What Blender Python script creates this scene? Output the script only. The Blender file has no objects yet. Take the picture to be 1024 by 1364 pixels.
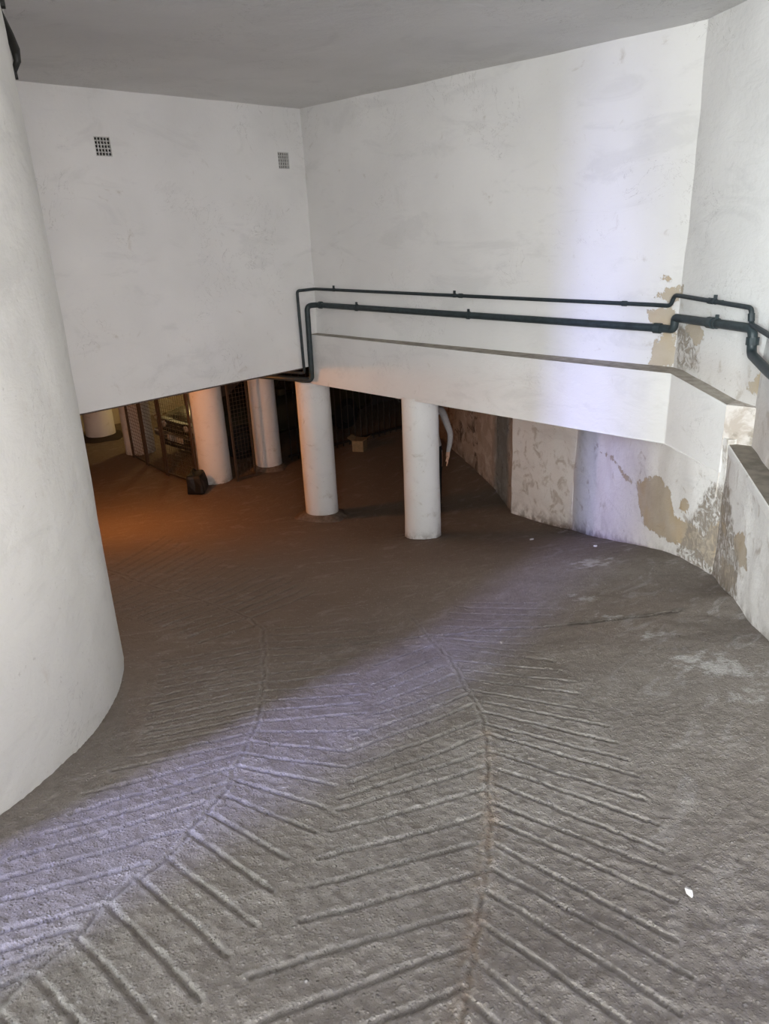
import bpy, bmesh, math, random
import numpy as np
from mathutils import Vector, Matrix
random.seed(7)
rng = np.random.default_rng(11)
scene = bpy.context.scene
COL = scene.collection

# ------------------------------------------------------------------ camera, world, lights, exposure
cam_data = bpy.data.cameras.new('camera')
cam = bpy.data.objects.new('camera', cam_data)
COL.objects.link(cam)
RX = (0.6928698, -0.71978248, -0.04294903)
RY = (0.28994355, 0.2235764, 0.93056237)
RZ = (-0.6602001, -0.65721136, 0.36360562)
m = Matrix(((RX[0], RY[0], RZ[0], 0), (RX[1], RY[1], RZ[1], 0), (RX[2], RY[2], RZ[2], 0), (0, 0, 0, 1)))
cam.matrix_world = m
cam_data.sensor_fit = 'VERTICAL'
cam_data.sensor_height = 36.0
cam_data.lens = 36.0 * 970.0 / 1364.0
cam_data.clip_start = 0.05
scene.camera = cam

world = bpy.data.worlds.new('world')
scene.world = world
world.use_nodes = True
world.node_tree.nodes['Background'].inputs['Color'].default_value = (0.75, 0.85, 1.0, 1)
world.node_tree.nodes['Background'].inputs['Strength'].default_value = 0.35


def area_light(name, loc, target, sx, sy, power, color, spread=180.0):
    d = bpy.data.lights.new(name, 'AREA')
    d.shape = 'RECTANGLE'
    d.size = sx
    d.size_y = sy
    d.energy = power
    d.color = color
    d.spread = math.radians(spread)
    o = bpy.data.objects.new(name, d)
    COL.objects.link(o)
    o.location = loc
    v = Vector(target) - Vector(loc)
    o.rotation_euler = v.to_track_quat('-Z', 'Y').to_euler()
    return o


def point_light(name, loc, power, color, radius):
    d = bpy.data.lights.new(name, 'POINT')
    d.energy = power
    d.color = color
    d.shadow_soft_size = radius
    o = bpy.data.objects.new(name, d)
    COL.objects.link(o)
    o.location = loc
    return o


# daylight entering by the ramp's entrance behind the camera, plus added fill lamps
area_light('daylight_entrance', (-11.0, -5.5, 3.0), (3, 1.2, -0.8), 8.0, 6.0, 1180, (0.98, 0.995, 1.0))
area_light('added_left_fill', (-10.9, 1.80, 2.2), (5, 1.6, -1.0), 2.6, 6.0, 2050, (0.83, 0.95, 1.0))  # no known source; added to brighten the angled right and low walls
area_light('daylight_sky_strip', (-10.8, -0.50, 6.3), (5, 3.2, -1.0), 0.75, 12.4, 4700, (0.42, 0.455, 1.0))
area_light('added_ceiling_fill', (-4.6, -2.2, 0.15), (3.0, 1.6, 1.27), 3.6, 0.8, 980, (0.97, 1.0, 0.98))  # low lamp added to lift the ceiling
area_light('added_side_fill', (-1.2, -7.5, 1.0), (3.6, 6.0, -0.2), 7.0, 3.0, 1120, (1.0, 0.955, 0.915))  # added lamp behind an invented side gap, lights the back wall
# garage lamps under the slab
point_light('sodium_lamp', (3.85, 8.6, -1.72), 74, (1.0, 0.36, 0.085), 0.12)
point_light('garage_lamp', (7.3, 13.0, -1.72), 33, (1.0, 0.72, 0.30), 0.12)
vs = scene.view_settings
vs.view_transform = 'Standard'
vs.look = 'None'
vs.exposure = 0.27
vs.gamma = 1.0
vs.use_curve_mapping = False

# ------------------------------------------------------------------ data surveyed for the place (metres, x/y in plan)
FLOOR_PTS = [[-4.0,-4.0,-0.113],[0.0,-5.0,-0.945],[-5.0,0.0,-0.322],[0.0,0.0,-1.5],[0.8,0.9,-1.788],[1.4,3.2,-2.185],[0.4,2.4,-1.861],[3.0,2.7,-2.507],[2.0,0.3,-2.005],[1.5,1.8,-2.053],[2.2,4.2,-2.485],[3.8,3.2,-2.751],[2.0,5.6,-2.593],[4.4,4.8,-3.07],[3.0,-1.5,-1.95],[7.0,1.0,-2.9],[5.224,1.752,-2.557],[5.576,2.157,-2.645],[6.261,2.947,-2.976],[7.246,4.082,-3.461],[4.903,1.556,-2.479],[4.559,1.359,-2.353],[4.181,1.144,-2.29],[3.797,0.924,-2.161],[5.83,5.2,-3.41],[5.83,7.05,-3.62],[5.8,9.2,-3.64],[6.8,9.2,-3.65],[5.9,12.0,-3.65],[6.0,14.0,-3.65],[4.0,14.0,-3.65],[3.0,17.0,-3.65],[9.0,9.0,-3.65],[12.0,14.0,-3.65],[11.0,8.0,-3.65],[14.0,10.0,-3.65],[10.0,18.0,-3.65],[8.3,5.9,-3.7],[3.0,10.5,-3.5],[0.5,9.5,-2.95]]
SPINES = [[[0.093,1.501],[0.168,1.543],[0.261,1.605],[0.392,1.659],[0.509,1.727],[0.634,1.783],[0.746,1.814],[0.869,1.895],[0.982,1.964],[1.132,2.054],[1.306,2.225],[1.503,2.396],[1.661,2.582],[1.912,2.906],[2.217,3.313],[2.457,3.669],[2.55,3.951],[2.53,4.363],[2.483,4.712],[2.416,5.183],[2.464,6.068]],[[0.916,0.739],[1.033,0.81],[1.145,0.879],[1.255,0.944],[1.377,1.019],[1.474,1.067],[1.649,1.183],[1.881,1.363],[2.06,1.494],[2.222,1.625],[2.363,1.757],[2.467,1.895],[2.64,2.09],[2.877,2.368],[3.086,2.675],[3.506,3.279]]]
ARMS = [[[1.099,2.003],[1.189,1.597]],[[0.982,1.964],[1.025,1.542]],[[0.869,1.895],[0.891,1.449]],[[0.746,1.814],[0.767,1.366]],[[0.634,1.783],[0.65,1.316]],[[0.509,1.727],[0.525,1.239]],[[0.392,1.659],[0.412,1.191]],[[0.261,1.605],[0.304,1.153]],[[0.158,1.538],[0.198,1.186]],[[1.19,2.095],[1.32,1.697]],[[1.262,2.177],[1.453,1.793]],[[1.335,2.262],[1.573,1.868]],[[1.426,2.332],[1.673,1.972]],[[1.503,2.396],[1.862,2.051]],[[1.577,2.47],[1.991,2.191]],[[1.653,2.565],[2.065,2.301]],[[1.727,2.661],[2.177,2.357]],[[1.806,2.765],[2.253,2.5]],[[1.892,2.878],[2.351,2.622]],[[1.971,2.98],[2.434,2.743]],[[2.055,3.089],[2.573,2.825]],[[2.142,3.209],[2.712,2.903]],[[2.226,3.325],[2.86,2.986]],[[2.306,3.435],[3.005,3.061]],[[2.392,3.571],[3.141,3.158]],[[2.467,3.683],[3.206,3.336]],[[2.566,3.946],[3.433,4.276]],[[2.58,4.059],[3.472,4.426]],[[2.576,4.148],[3.485,4.549]],[[2.572,4.239],[3.5,4.678]],[[2.568,4.332],[3.517,4.812]],[[2.564,4.427],[3.534,4.952]],[[2.552,4.513],[3.542,5.083]],[[2.54,4.601],[3.552,5.22]],[[2.529,4.691],[3.564,5.364]],[[2.518,4.784],[3.578,5.514]],[[2.504,4.875],[3.59,5.667]],[[2.491,4.969],[3.604,5.827]],[[2.479,5.066],[3.619,5.994]],[[2.466,5.166],[3.635,6.168]],[[2.456,5.273],[3.655,6.354]],[[2.46,5.413],[3.701,6.588]],[[2.467,5.562],[3.746,6.83]],[[2.477,5.723],[3.789,7.076]],[[2.49,5.898],[3.828,7.325]],[[2.506,6.086],[3.865,7.575]],[[1.148,2.094],[0.526,2.208]],[[1.011,2.027],[0.39,2.137]],[[0.844,1.925],[0.28,2.064]],[[0.681,1.832],[0.189,1.98]],[[0.508,1.737],[0.138,1.853]],[[0.401,1.698],[0.097,1.791]],[[0.317,1.669],[0.08,1.72]],[[0.246,1.613],[0.068,1.641]],[[1.24,2.181],[0.632,2.28]],[[1.335,2.262],[0.711,2.373]],[[1.417,2.331],[0.869,2.466]],[[1.493,2.394],[0.975,2.522]],[[1.572,2.463],[1.055,2.596]],[[1.617,2.523],[1.092,2.652]],[[1.664,2.585],[1.13,2.71]],[[1.714,2.65],[1.171,2.771]],[[1.766,2.719],[1.213,2.835]],[[1.821,2.791],[1.257,2.901]],[[1.879,2.867],[1.303,2.971]],[[1.94,2.947],[1.352,3.044]],[[2.005,3.032],[1.402,3.121]],[[2.073,3.121],[1.456,3.202]],[[2.145,3.215],[1.513,3.287]],[[2.221,3.315],[1.572,3.378]],[[2.301,3.42],[1.635,3.473]],[[2.474,3.771],[1.972,3.657]],[[2.516,3.944],[1.996,3.804]],[[2.51,4.052],[1.984,3.893]],[[2.503,4.163],[1.971,3.985]],[[2.497,4.278],[1.959,4.079]],[[2.484,4.386],[1.941,4.166]],[[2.469,4.493],[1.921,4.252]],[[2.454,4.603],[1.902,4.34]],[[2.437,4.714],[1.881,4.429]],[[2.419,4.826],[1.859,4.517]],[[2.402,4.942],[1.837,4.608]],[[2.385,5.063],[1.815,4.702]],[[2.379,5.212],[1.8,4.815]],[[2.383,5.384],[1.79,4.944]],[[2.39,5.571],[1.78,5.078]],[[2.401,5.777],[1.771,5.22]],[[3.039,2.5],[3.124,1.813]],[[2.87,2.327],[3.017,1.703]],[[2.769,2.192],[2.919,1.571]],[[2.669,2.087],[2.814,1.486]],[[2.555,1.953],[2.685,1.335]],[[2.464,1.837],[2.588,1.22]],[[2.381,1.761],[2.489,1.122]],[[2.279,1.672],[2.399,1.034]],[[2.213,1.602],[2.317,0.952]],[[2.092,1.506],[2.19,0.865]],[[1.999,1.392],[2.089,0.764]],[[1.897,1.338],[1.967,0.696]],[[1.788,1.274],[1.884,0.63]],[[1.699,1.209],[1.764,0.565]],[[1.592,1.113],[1.613,0.5]],[[1.477,1.049],[1.513,0.418]],[[1.381,0.996],[1.368,0.391]],[[1.253,0.929],[1.233,0.345]],[[1.12,0.85],[1.085,0.335]],[[1.005,0.791],[0.971,0.333]],[[3.116,2.624],[3.206,1.963]],[[3.182,2.744],[3.319,2.081]],[[3.213,2.858],[3.45,2.188]],[[3.405,2.935],[3.595,2.357]],[[3.593,2.952],[3.725,2.383]],[[3.729,3.085],[3.897,2.315]],[[3.877,3.139],[4.021,2.391]],[[3.975,3.15],[4.11,2.571]],[[3.012,2.669],[2.526,2.648]],[[2.87,2.461],[2.277,2.425]],[[2.772,2.332],[2.214,2.333]],[[2.692,2.2],[2.123,2.225]],[[2.589,2.049],[2.02,2.136]],[[2.498,1.949],[1.789,2.049]],[[2.421,1.851],[1.677,1.967]],[[2.29,1.72],[1.593,1.857]],[[2.2,1.618],[1.499,1.764]],[[2.074,1.536],[1.403,1.711]],[[1.97,1.459],[1.344,1.653]],[[1.828,1.357],[1.231,1.57]],[[1.696,1.258],[1.101,1.476]],[[1.55,1.171],[0.991,1.379]],[[1.437,1.067],[0.867,1.28]],[[1.27,0.978],[0.65,1.214]],[[1.14,0.899],[0.559,1.091]],[[1.017,0.812],[0.487,0.987]]]
CRACKS = [[[3.153,2.852],[3.452,2.577],[3.605,2.323],[3.739,2.069],[3.844,1.916],[3.995,1.738],[4.193,1.559]],[[2.217,3.313],[2.506,3.17],[2.896,3.022],[3.153,2.852]]]
SCUFFS = [[[5.207,2.898],[5.364,2.632],[5.174,2.513],[5.025,2.724]],[[4.312,2.405],[4.378,2.241],[4.239,2.167],[4.19,2.255]],[[3.673,1.578],[3.827,1.437],[3.7,1.379],[3.621,1.524]],[[3.939,1.971],[3.996,1.862],[3.874,1.868]],[[3.493,1.293],[3.511,1.142],[3.467,0.906],[3.337,0.863],[3.289,1.058],[3.341,1.21]],[[3.239,0.881],[3.307,0.813],[3.182,0.779],[3.139,0.846]]]
PEEL_B = [[[0.205,-0.468],[0.164,-0.461],[0.1,-0.492],[0.112,-0.549],[0.072,-0.567],[-0.005,-0.534],[-0.008,-0.686],[0.209,-0.635],[0.147,-0.563],[0.13,-0.499]],[[0.264,-0.735],[0.045,-0.694],[0.029,-0.849],[0.238,-0.854]],[[0.1,-0.899],[0.018,-0.895],[-0.013,-1.186],[0.178,-1.19],[0.225,-1.153],[0.177,-0.971]]]
PEEL_C = [[[0.068,-0.821],[0.307,-0.793],[0.413,-0.855],[0.341,-0.951],[0.274,-0.973],[0.184,-0.896]],[[0.021,-0.533],[0.022,-0.596],[-0.052,-0.614],[-0.039,-0.549]],[[0.997,-1.16],[1.105,-1.02],[1.189,-0.994],[1.199,-1.114],[1.183,-1.196],[1.087,-1.182]]]
DIRT_C = [[[-0.018,-0.843],[0.068,-0.821],[0.196,-0.895],[0.356,-1.024],[0.395,-1.151],[0.052,-1.192]]]
DIRT_E = [[[0.16,-1.457],[0.217,-1.402],[0.266,-1.453],[0.26,-1.524],[0.196,-1.528]],[[0.044,-1.45],[0.102,-1.43],[0.113,-1.512],[0.056,-1.497]],[[0.117,-1.287],[0.24,-1.261],[0.256,-1.304],[0.195,-1.318]]]
PEEL_L = [[[1.394,-2.302],[0.989,-2.095],[0.728,-2.153],[0.599,-2.336],[0.252,-2.282],[0.084,-2.347],[0.089,-2.432],[0.414,-2.52],[0.816,-2.605],[1.15,-2.617],[1.325,-2.46]],[[0.544,-2.144],[0.401,-2.092],[0.4,-2.216],[0.56,-2.249]],[[0.073,-2.182],[-0.137,-2.084],[-0.153,-2.244],[-0.245,-2.436],[-0.165,-2.582],[-0.048,-2.491],[0.205,-2.484]],[[2.309,-2.279],[1.963,-2.227],[1.498,-2.343],[1.69,-2.359],[1.957,-2.259]]]
PEEL_D = [[[0.57,-2.003],[0.814,-1.887],[0.94,-1.951],[0.982,-2.052],[0.828,-2.113],[0.608,-2.101]],[[0.304,-2.293],[0.7,-2.187],[0.83,-2.2],[0.734,-2.325],[0.491,-2.45],[0.31,-2.401]],[[0.079,-2.086],[0.325,-2.027],[0.391,-2.119],[0.17,-2.159]],[[0.045,-1.988],[0.208,-1.913],[0.233,-1.997],[0.106,-2.041]]]
PERSON = (7.10, 6.17)


def fz(x, y):
    x = np.asarray(x, float)
    y = np.asarray(y, float)
    z = TPS_W[-3] + TPS_W[-2] * x + TPS_W[-1] * y
    for (cx, cy), w in zip(TPS_C, TPS_W[:-3]):
        d2 = (x - cx) ** 2 + (y - cy) ** 2
        z = z + w * .5 * d2 * np.log(d2 + 1e-12)
    return z


def tps_fit(pts):
    p = np.array(pts)
    n = len(p)
    d2 = ((p[:, None, :2] - p[None, :, :2]) ** 2).sum(-1)
    K = .5 * d2 * np.log(d2 + 1e-12) + np.eye(n) * .02
    Q = np.c_[np.ones(n), p[:, :2]]
    M = np.block([[K, Q], [Q.T, np.zeros((3, 3))]])
    return p[:, :2], np.linalg.solve(M, np.r_[p[:, 2], 0, 0, 0])


TPS_C, TPS_W = tps_fit(FLOOR_PTS)


def floor_z(x, y):
    return float(fz(x, y))


# ------------------------------------------------------------------ helpers
def hash2(ix, iy, seed):
    v = np.sin(ix * 127.1 + iy * 311.7 + seed * 74.7) * 43758.5453
    return v - np.floor(v)


def vnoise(x, y, seed=0):
    ix = np.floor(x)
    iy = np.floor(y)
    fx = x - ix
    fy = y - iy
    fx = fx * fx * (3 - 2 * fx)
    fy = fy * fy * (3 - 2 * fy)
    a = hash2(ix, iy, seed)
    b = hash2(ix + 1, iy, seed)
    c = hash2(ix, iy + 1, seed)
    d = hash2(ix + 1, iy + 1, seed)
    return (a + (b - a) * fx) * (1 - fy) + (c + (d - c) * fx) * fy - .5


def poly_sdf(px, py, poly):
    """signed distance to a closed polygon, positive inside"""
    d = np.full(px.shape, 1e9)
    inside = np.zeros(px.shape, bool)
    n = len(poly)
    for i in range(n):
        ax, ay = poly[i]
        bx, by = poly[(i + 1) % n]
        ex, ey = bx - ax, by - ay
        t = np.clip(((px - ax) * ex + (py - ay) * ey) / (ex * ex + ey * ey + 1e-12), 0, 1)
        d = np.minimum(d, np.hypot(px - ax - t * ex, py - ay - t * ey))
        cond = (ay > py) != (by > py)
        xs = ax + (py - ay) * (bx - ax) / ((by - ay) if abs(by - ay) > 1e-9 else 1e-9)
        inside ^= cond & (px < xs)
    return np.where(inside, d, -d)


def np_mesh(name, verts, faces, mats, smooth=False, attrs=None, mat_idx=None):
    """faces: (n,4) int array or list of lists"""
    me = bpy.data.meshes.new(name)
    verts = np.asarray(verts, np.float32)
    if isinstance(faces, np.ndarray):
        n, k = faces.shape
        me.vertices.add(len(verts))
        me.vertices.foreach_set('co', verts.ravel())
        me.loops.add(n * k)
        me.loops.foreach_set('vertex_index', faces.astype(np.int32).ravel())
        me.polygons.add(n)
        me.polygons.foreach_set('loop_start', np.arange(n, dtype=np.int32) * k)
        me.update(calc_edges=True)
        me.validate()
    else:
        me.from_pydata([tuple(map(float, v)) for v in verts], [], [list(map(int, f)) for f in faces])
        me.update()
    for mt in (mats if isinstance(mats, (list, tuple)) else [mats]):
        me.materials.append(mt)
    if mat_idx is not None:
        me.polygons.foreach_set('material_index', np.asarray(mat_idx, np.int32))
    if smooth:
        me.polygons.foreach_set('use_smooth', np.ones(len(me.polygons), bool))
    for k_, v_ in (attrs or {}).items():
        a = me.attributes.new(k_, 'FLOAT', 'POINT')
        a.data.foreach_set('value', np.asarray(v_, np.float32).ravel())
    return me


def link(name, me, parent=None, loc=None, rot=None):
    o = bpy.data.objects.new(name, me)
    COL.objects.link(o)
    if parent:
        o.parent = parent
    if loc is not None:
        o.location = loc
    if rot is not None:
        o.rotation_euler = rot
    return o


def from_bm(name, bm, mats, parent=None, smooth=False, loc=None, rot=None):
    bmesh.ops.recalc_face_normals(bm, faces=bm.faces[:])
    me = bpy.data.meshes.new(name)
    bm.to_mesh(me)
    bm.free()
    for mt in (mats if isinstance(mats, (list, tuple)) else [mats]):
        me.materials.append(mt)
    if smooth:
        me.polygons.foreach_set('use_smooth', np.ones(len(me.polygons), bool))
    return link(name, me, parent, loc, rot)


def tag(o, label=None, cat=None, group=None, kind=None):
    if label:
        o['label'] = label
    if cat:
        o['category'] = cat
    if group:
        o['group'] = group
    if kind:
        o['kind'] = kind
    return o


def thing(name, loc, label, cat, group=None, rotz=0.0):
    o = bpy.data.objects.new(name, None)
    COL.objects.link(o)
    o.empty_display_size = 0.1
    o.location = loc
    o.rotation_euler = (0, 0, rotz)
    return tag(o, label, cat, group)


def add_box(bm, lo, hi, bevel=0.0, mtx=None):
    r = bmesh.ops.create_cube(bm, size=1.0)
    vs_ = r['verts']
    c = [(a + b) / 2 for a, b in zip(lo, hi)]
    s = [abs(b - a) for a, b in zip(lo, hi)]
    for v in vs_:
        v.co = Vector((v.co.x * s[0] + c[0], v.co.y * s[1] + c[1], v.co.z * s[2] + c[2]))
    if bevel > 0:
        es = list({e for v in vs_ for e in v.link_edges})
        r2 = bmesh.ops.bevel(bm, geom=es, offset=bevel, segments=2, affect='EDGES', profile=0.7)
        vs_ = list({v for f in r2['faces'] for v in f.verts} | {v for v in vs_ if v.is_valid})
    if mtx is not None:
        bmesh.ops.transform(bm, matrix=mtx, verts=[v for v in vs_ if v.is_valid])
    return vs_


def rounded_path(pts, rad, seg=5):
    P = [Vector(p) for p in pts]
    out = [P[0]]
    for i in range(1, len(P) - 1):
        a, b, c = P[i - 1], P[i], P[i + 1]
        d1 = (a - b)
        d2 = (c - b)
        r = min(rad, d1.length * .45, d2.length * .45)
        p1 = b + d1.normalized() * r
        p2 = b + d2.normalized() * r
        for k in range(seg + 1):
            t = k / seg
            out.append(p1 * (1 - t) ** 2 + b * 2 * t * (1 - t) + p2 * t * t)
    out.append(P[-1])
    return out


def add_tube(bm, pts, r, sides=10, caps=True, radii=None):
    P = [Vector(p) for p in pts]
    rings = []
    up = None
    for i, p in enumerate(P):
        if i == 0:
            t = P[1] - P[0]
        elif i == len(P) - 1:
            t = P[-1] - P[-2]
        else:
            t = (P[i + 1] - P[i]).normalized() + (P[i] - P[i - 1]).normalized()
        t.normalize()
        if up is None:
            up = t.orthogonal().normalized()
        up = (up - t * up.dot(t))
        if up.length < 1e-6:
            up = t.orthogonal()
        up.normalize()
        w = t.cross(up)
        rr = radii[i] if radii else r
        rings.append([bm.verts.new(p + (up * math.cos(a) + w * math.sin(a)) * rr) for a in [2 * math.pi * k / sides for k in range(sides)]])
    for i in range(len(rings) - 1):
        for k in range(sides):
            bm.faces.new((rings[i][k], rings[i][(k + 1) % sides], rings[i + 1][(k + 1) % sides], rings[i + 1][k]))
    if caps:
        bm.faces.new(rings[0][::-1])
        bm.faces.new(rings[-1])


# ------------------------------------------------------------------ materials
def new_mat(name):
    mt = bpy.data.materials.new(name)
    mt.use_nodes = True
    nt = mt.node_tree
    nt.nodes.clear()
    return mt, nt


class NB:
    def __init__(self, nt):
        self.nt = nt
        self.tc = nt.nodes.new('ShaderNodeTexCoord')

    def n(self, t, **kw):
        nd = self.nt.nodes.new(t)
        for k, v in kw.items():
            setattr(nd, k, v)
        return nd

    def link(self, a, b):
        self.nt.links.new(a, b)

    def noise(self, scale, detail=4, rough=.55, dist=0.0, vec=None, sx=None):
        nd = self.n('ShaderNodeTexNoise')
        nd.inputs['Scale'].default_value = scale
        nd.inputs['Detail'].default_value = detail
        nd.inputs['Roughness'].default_value = rough
        nd.inputs['Distortion'].default_value = dist
        src = vec or self.tc.outputs['Object']
        if sx:
            mp = self.n('ShaderNodeMapping')
            mp.inputs['Scale'].default_value = sx
            self.link(src, mp.inputs['Vector'])
            src = mp.outputs['Vector']
        self.link(src, nd.inputs['Vector'])
        return nd.outputs['Fac']

    def vor(self, scale, feature='F1', sx=None):
        nd = self.n('ShaderNodeTexVoronoi', feature=feature)
        nd.inputs['Scale'].default_value = scale
        self.link(self.tc.outputs['Object'], nd.inputs['Vector'])
        return nd.outputs['Distance']

    def ramp(self, fac, a, b, ca=(0, 0, 0, 1), cb=(1, 1, 1, 1)):
        nd = self.n('ShaderNodeValToRGB')
        nd.color_ramp.elements[0].position = a
        nd.color_ramp.elements[1].position = b
        nd.color_ramp.elements[0].color = ca
        nd.color_ramp.elements[1].color = cb
        self.link(fac, nd.inputs['Fac'])
        return nd.outputs['Color']

    def math(self, op, a, b=None, c=None, clamp=False):
        nd = self.n('ShaderNodeMath', operation=op, use_clamp=clamp)
        for i, v in enumerate((a, b, c)):
            if v is None:
                continue
            if isinstance(v, (int, float)):
                nd.inputs[i].default_value = v
            else:
                self.link(v, nd.inputs[i])
        return nd.outputs[0]

    def mapr(self, v, a, b, c=0.0, d=1.0):
        nd = self.n('ShaderNodeMapRange')
        nd.interpolation_type = 'SMOOTHSTEP'
        for i, q in enumerate((a, b, c, d)):
            nd.inputs[i + 1].default_value = q
        self.link(v, nd.inputs[0])
        return nd.outputs[0]

    def mix(self, fac, a, b):
        nd = self.n('ShaderNodeMix', data_type='RGBA')
        if isinstance(fac, (int, float)):
            nd.inputs[0].default_value = fac
        else:
            self.link(fac, nd.inputs[0])
        for i, v in ((6, a), (7, b)):
            if isinstance(v, tuple):
                nd.inputs[i].default_value = v if len(v) == 4 else (*v, 1)
            else:
                self.link(v, nd.inputs[i])
        return nd.outputs[2]

    def attr(self, name):
        nd = self.n('ShaderNodeAttribute', attribute_name=name)
        return nd.outputs['Fac']

    def bump(self, h, strength, dist, prev=None):
        nd = self.n('ShaderNodeBump')
        nd.inputs['Strength'].default_value = strength
        nd.inputs['Distance'].default_value = dist
        self.link(h, nd.inputs['Height'])
        if prev:
            self.link(prev, nd.inputs['Normal'])
        return nd.outputs['Normal']

    def out(self, color, rough=.8, normal=None, metallic=0.0, spec=.3):
        b = self.n('ShaderNodeBsdfPrincipled')
        if isinstance(color, tuple):
            b.inputs['Base Color'].default_value = (*color, 1)
        else:
            self.link(color, b.inputs['Base Color'])
        if isinstance(rough, (int, float)):
            b.inputs['Roughness'].default_value = rough
        else:
            self.link(rough, b.inputs['Roughness'])
        b.inputs['Metallic'].default_value = metallic
        b.inputs['Specular IOR Level'].default_value = spec
        if normal:
            self.link(normal, b.inputs['Normal'])
        o = self.n('ShaderNodeOutputMaterial')
        self.link(b.outputs[0], o.inputs[0])
        return b


def make_plaster(name, white=(.80, .79, .77), grime=(.50, .46, .40), gr_lo=.62, gr_hi=.80, bump=.5, streak=False):
    """painted plaster; 'peel' bares tan render, 'dirt' is mottled grey-brown worn spots, 'age' how worn the paint is"""
    mt, nt = new_mat(name)
    b = NB(nt)
    big = b.noise(.9, 3)
    c = b.mix(b.mapr(big, .3, .7), white, tuple(v * .91 for v in white))
    stain = b.mapr(b.noise(2.2, 6, .68, .8, sx=(.55, .55, 1.5)), .53, .66)
    c = b.mix(b.math('MULTIPLY', stain, .20), c, tuple(v * .62 for v in white))
    scr = b.mapr(b.math('ABSOLUTE', b.math('SUBTRACT', b.noise(3.1, 4, .6, 2.5), .5)), .0, .009, 1, 0)
    scr = b.math('MULTIPLY', scr, b.mapr(b.noise(1.4, 2), .55, .62))
    c = b.mix(b.math('MULTIPLY', scr, .35), c, (.30, .28, .26))
    fine = b.noise(5.5, 7, .65, .6)
    age = b.attr('age')
    g = b.mapr(b.math('ADD', fine, b.math('MULTIPLY', age, .22)), gr_lo, gr_hi)
    c = b.mix(b.math('MULTIPLY', g, .75), c, grime)
    spk = b.noise(38, 3, .6)
    c = b.mix(b.math('MULTIPLY', b.mapr(spk, .66, .74), b.math('ADD', b.math('MULTIPLY', age, .8), .10)), c, (.22, .19, .16))
    edge = b.math('MULTIPLY', b.math('SUBTRACT', b.noise(14, 6, .7), .5), .19)
    pe = b.mapr(b.math('ADD', b.attr('peel'), edge), .997, 1.006)
    tan = b.mix(b.noise(9, 5), (.44, .37, .28), (.56, .50, .41))
    tan = b.mix(b.mapr(b.noise(3.0, 2), .45, .7), tan, (.50, .40, .27))
    deep = b.mapr(b.math('MULTIPLY', age, b.noise(4.2, 6, .7, 1.2)), .54, .74)
    c = b.mix(b.mapr(age, .25, 1.0), c, b.mix(.62, c, (.36, .28, .22)))
    c = b.mix(deep, c, (.12, .095, .08))
    c = b.mix(pe, c, tan)
    de = b.mapr(b.math('ADD', b.attr('dirt'), edge), .985, 1.03)
    mot = b.mapr(b.noise(12, 6, .7, 1.5), .40, .56)
    c = b.mix(b.math('MULTIPLY', de, mot), c, (.34, .30, .25))
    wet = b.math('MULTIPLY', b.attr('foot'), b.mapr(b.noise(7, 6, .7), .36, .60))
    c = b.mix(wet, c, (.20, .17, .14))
    h1 = b.noise(3.2, 5, .6, .3, sx=(1, 1, 1.8))
    h2 = b.noise(26, 5, .6)
    nrm = b.bump(h1, bump, .03)
    nrm = b.bump(h2, bump * .55, .008, nrm)
    if streak:
        nrm = b.bump(b.noise(9, 6, .6, 1.2, sx=(.5, 2.2, 1)), .45, .012, nrm)
    inv = b.math('SUBTRACT', 1.0, b.math('MAXIMUM', pe, b.math('MULTIPLY', de, mot)))
    nrm = b.bump(inv, .6, .006, nrm)
    b.out(c, .86, nrm, spec=.2)
    return mt


M_WALL = make_plaster('white_plaster')
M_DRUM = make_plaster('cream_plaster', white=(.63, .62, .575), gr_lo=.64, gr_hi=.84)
M_CEIL = make_plaster('ceiling_plaster', white=(.78, .78, .765), gr_lo=.75, gr_hi=.95, bump=.5, streak=True)
M_LOWER = make_plaster('worn_plaster', white=(.84, .83, .80), grime=(.45, .40, .34), gr_lo=.60, gr_hi=.74, bump=.6)
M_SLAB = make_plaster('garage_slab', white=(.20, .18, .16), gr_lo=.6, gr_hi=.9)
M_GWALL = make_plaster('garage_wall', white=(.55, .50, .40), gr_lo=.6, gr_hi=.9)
M_DARKWALL = make_plaster('dark_garage_wall', white=(.07, .06, .055), gr_lo=.6, gr_hi=.9)


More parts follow.
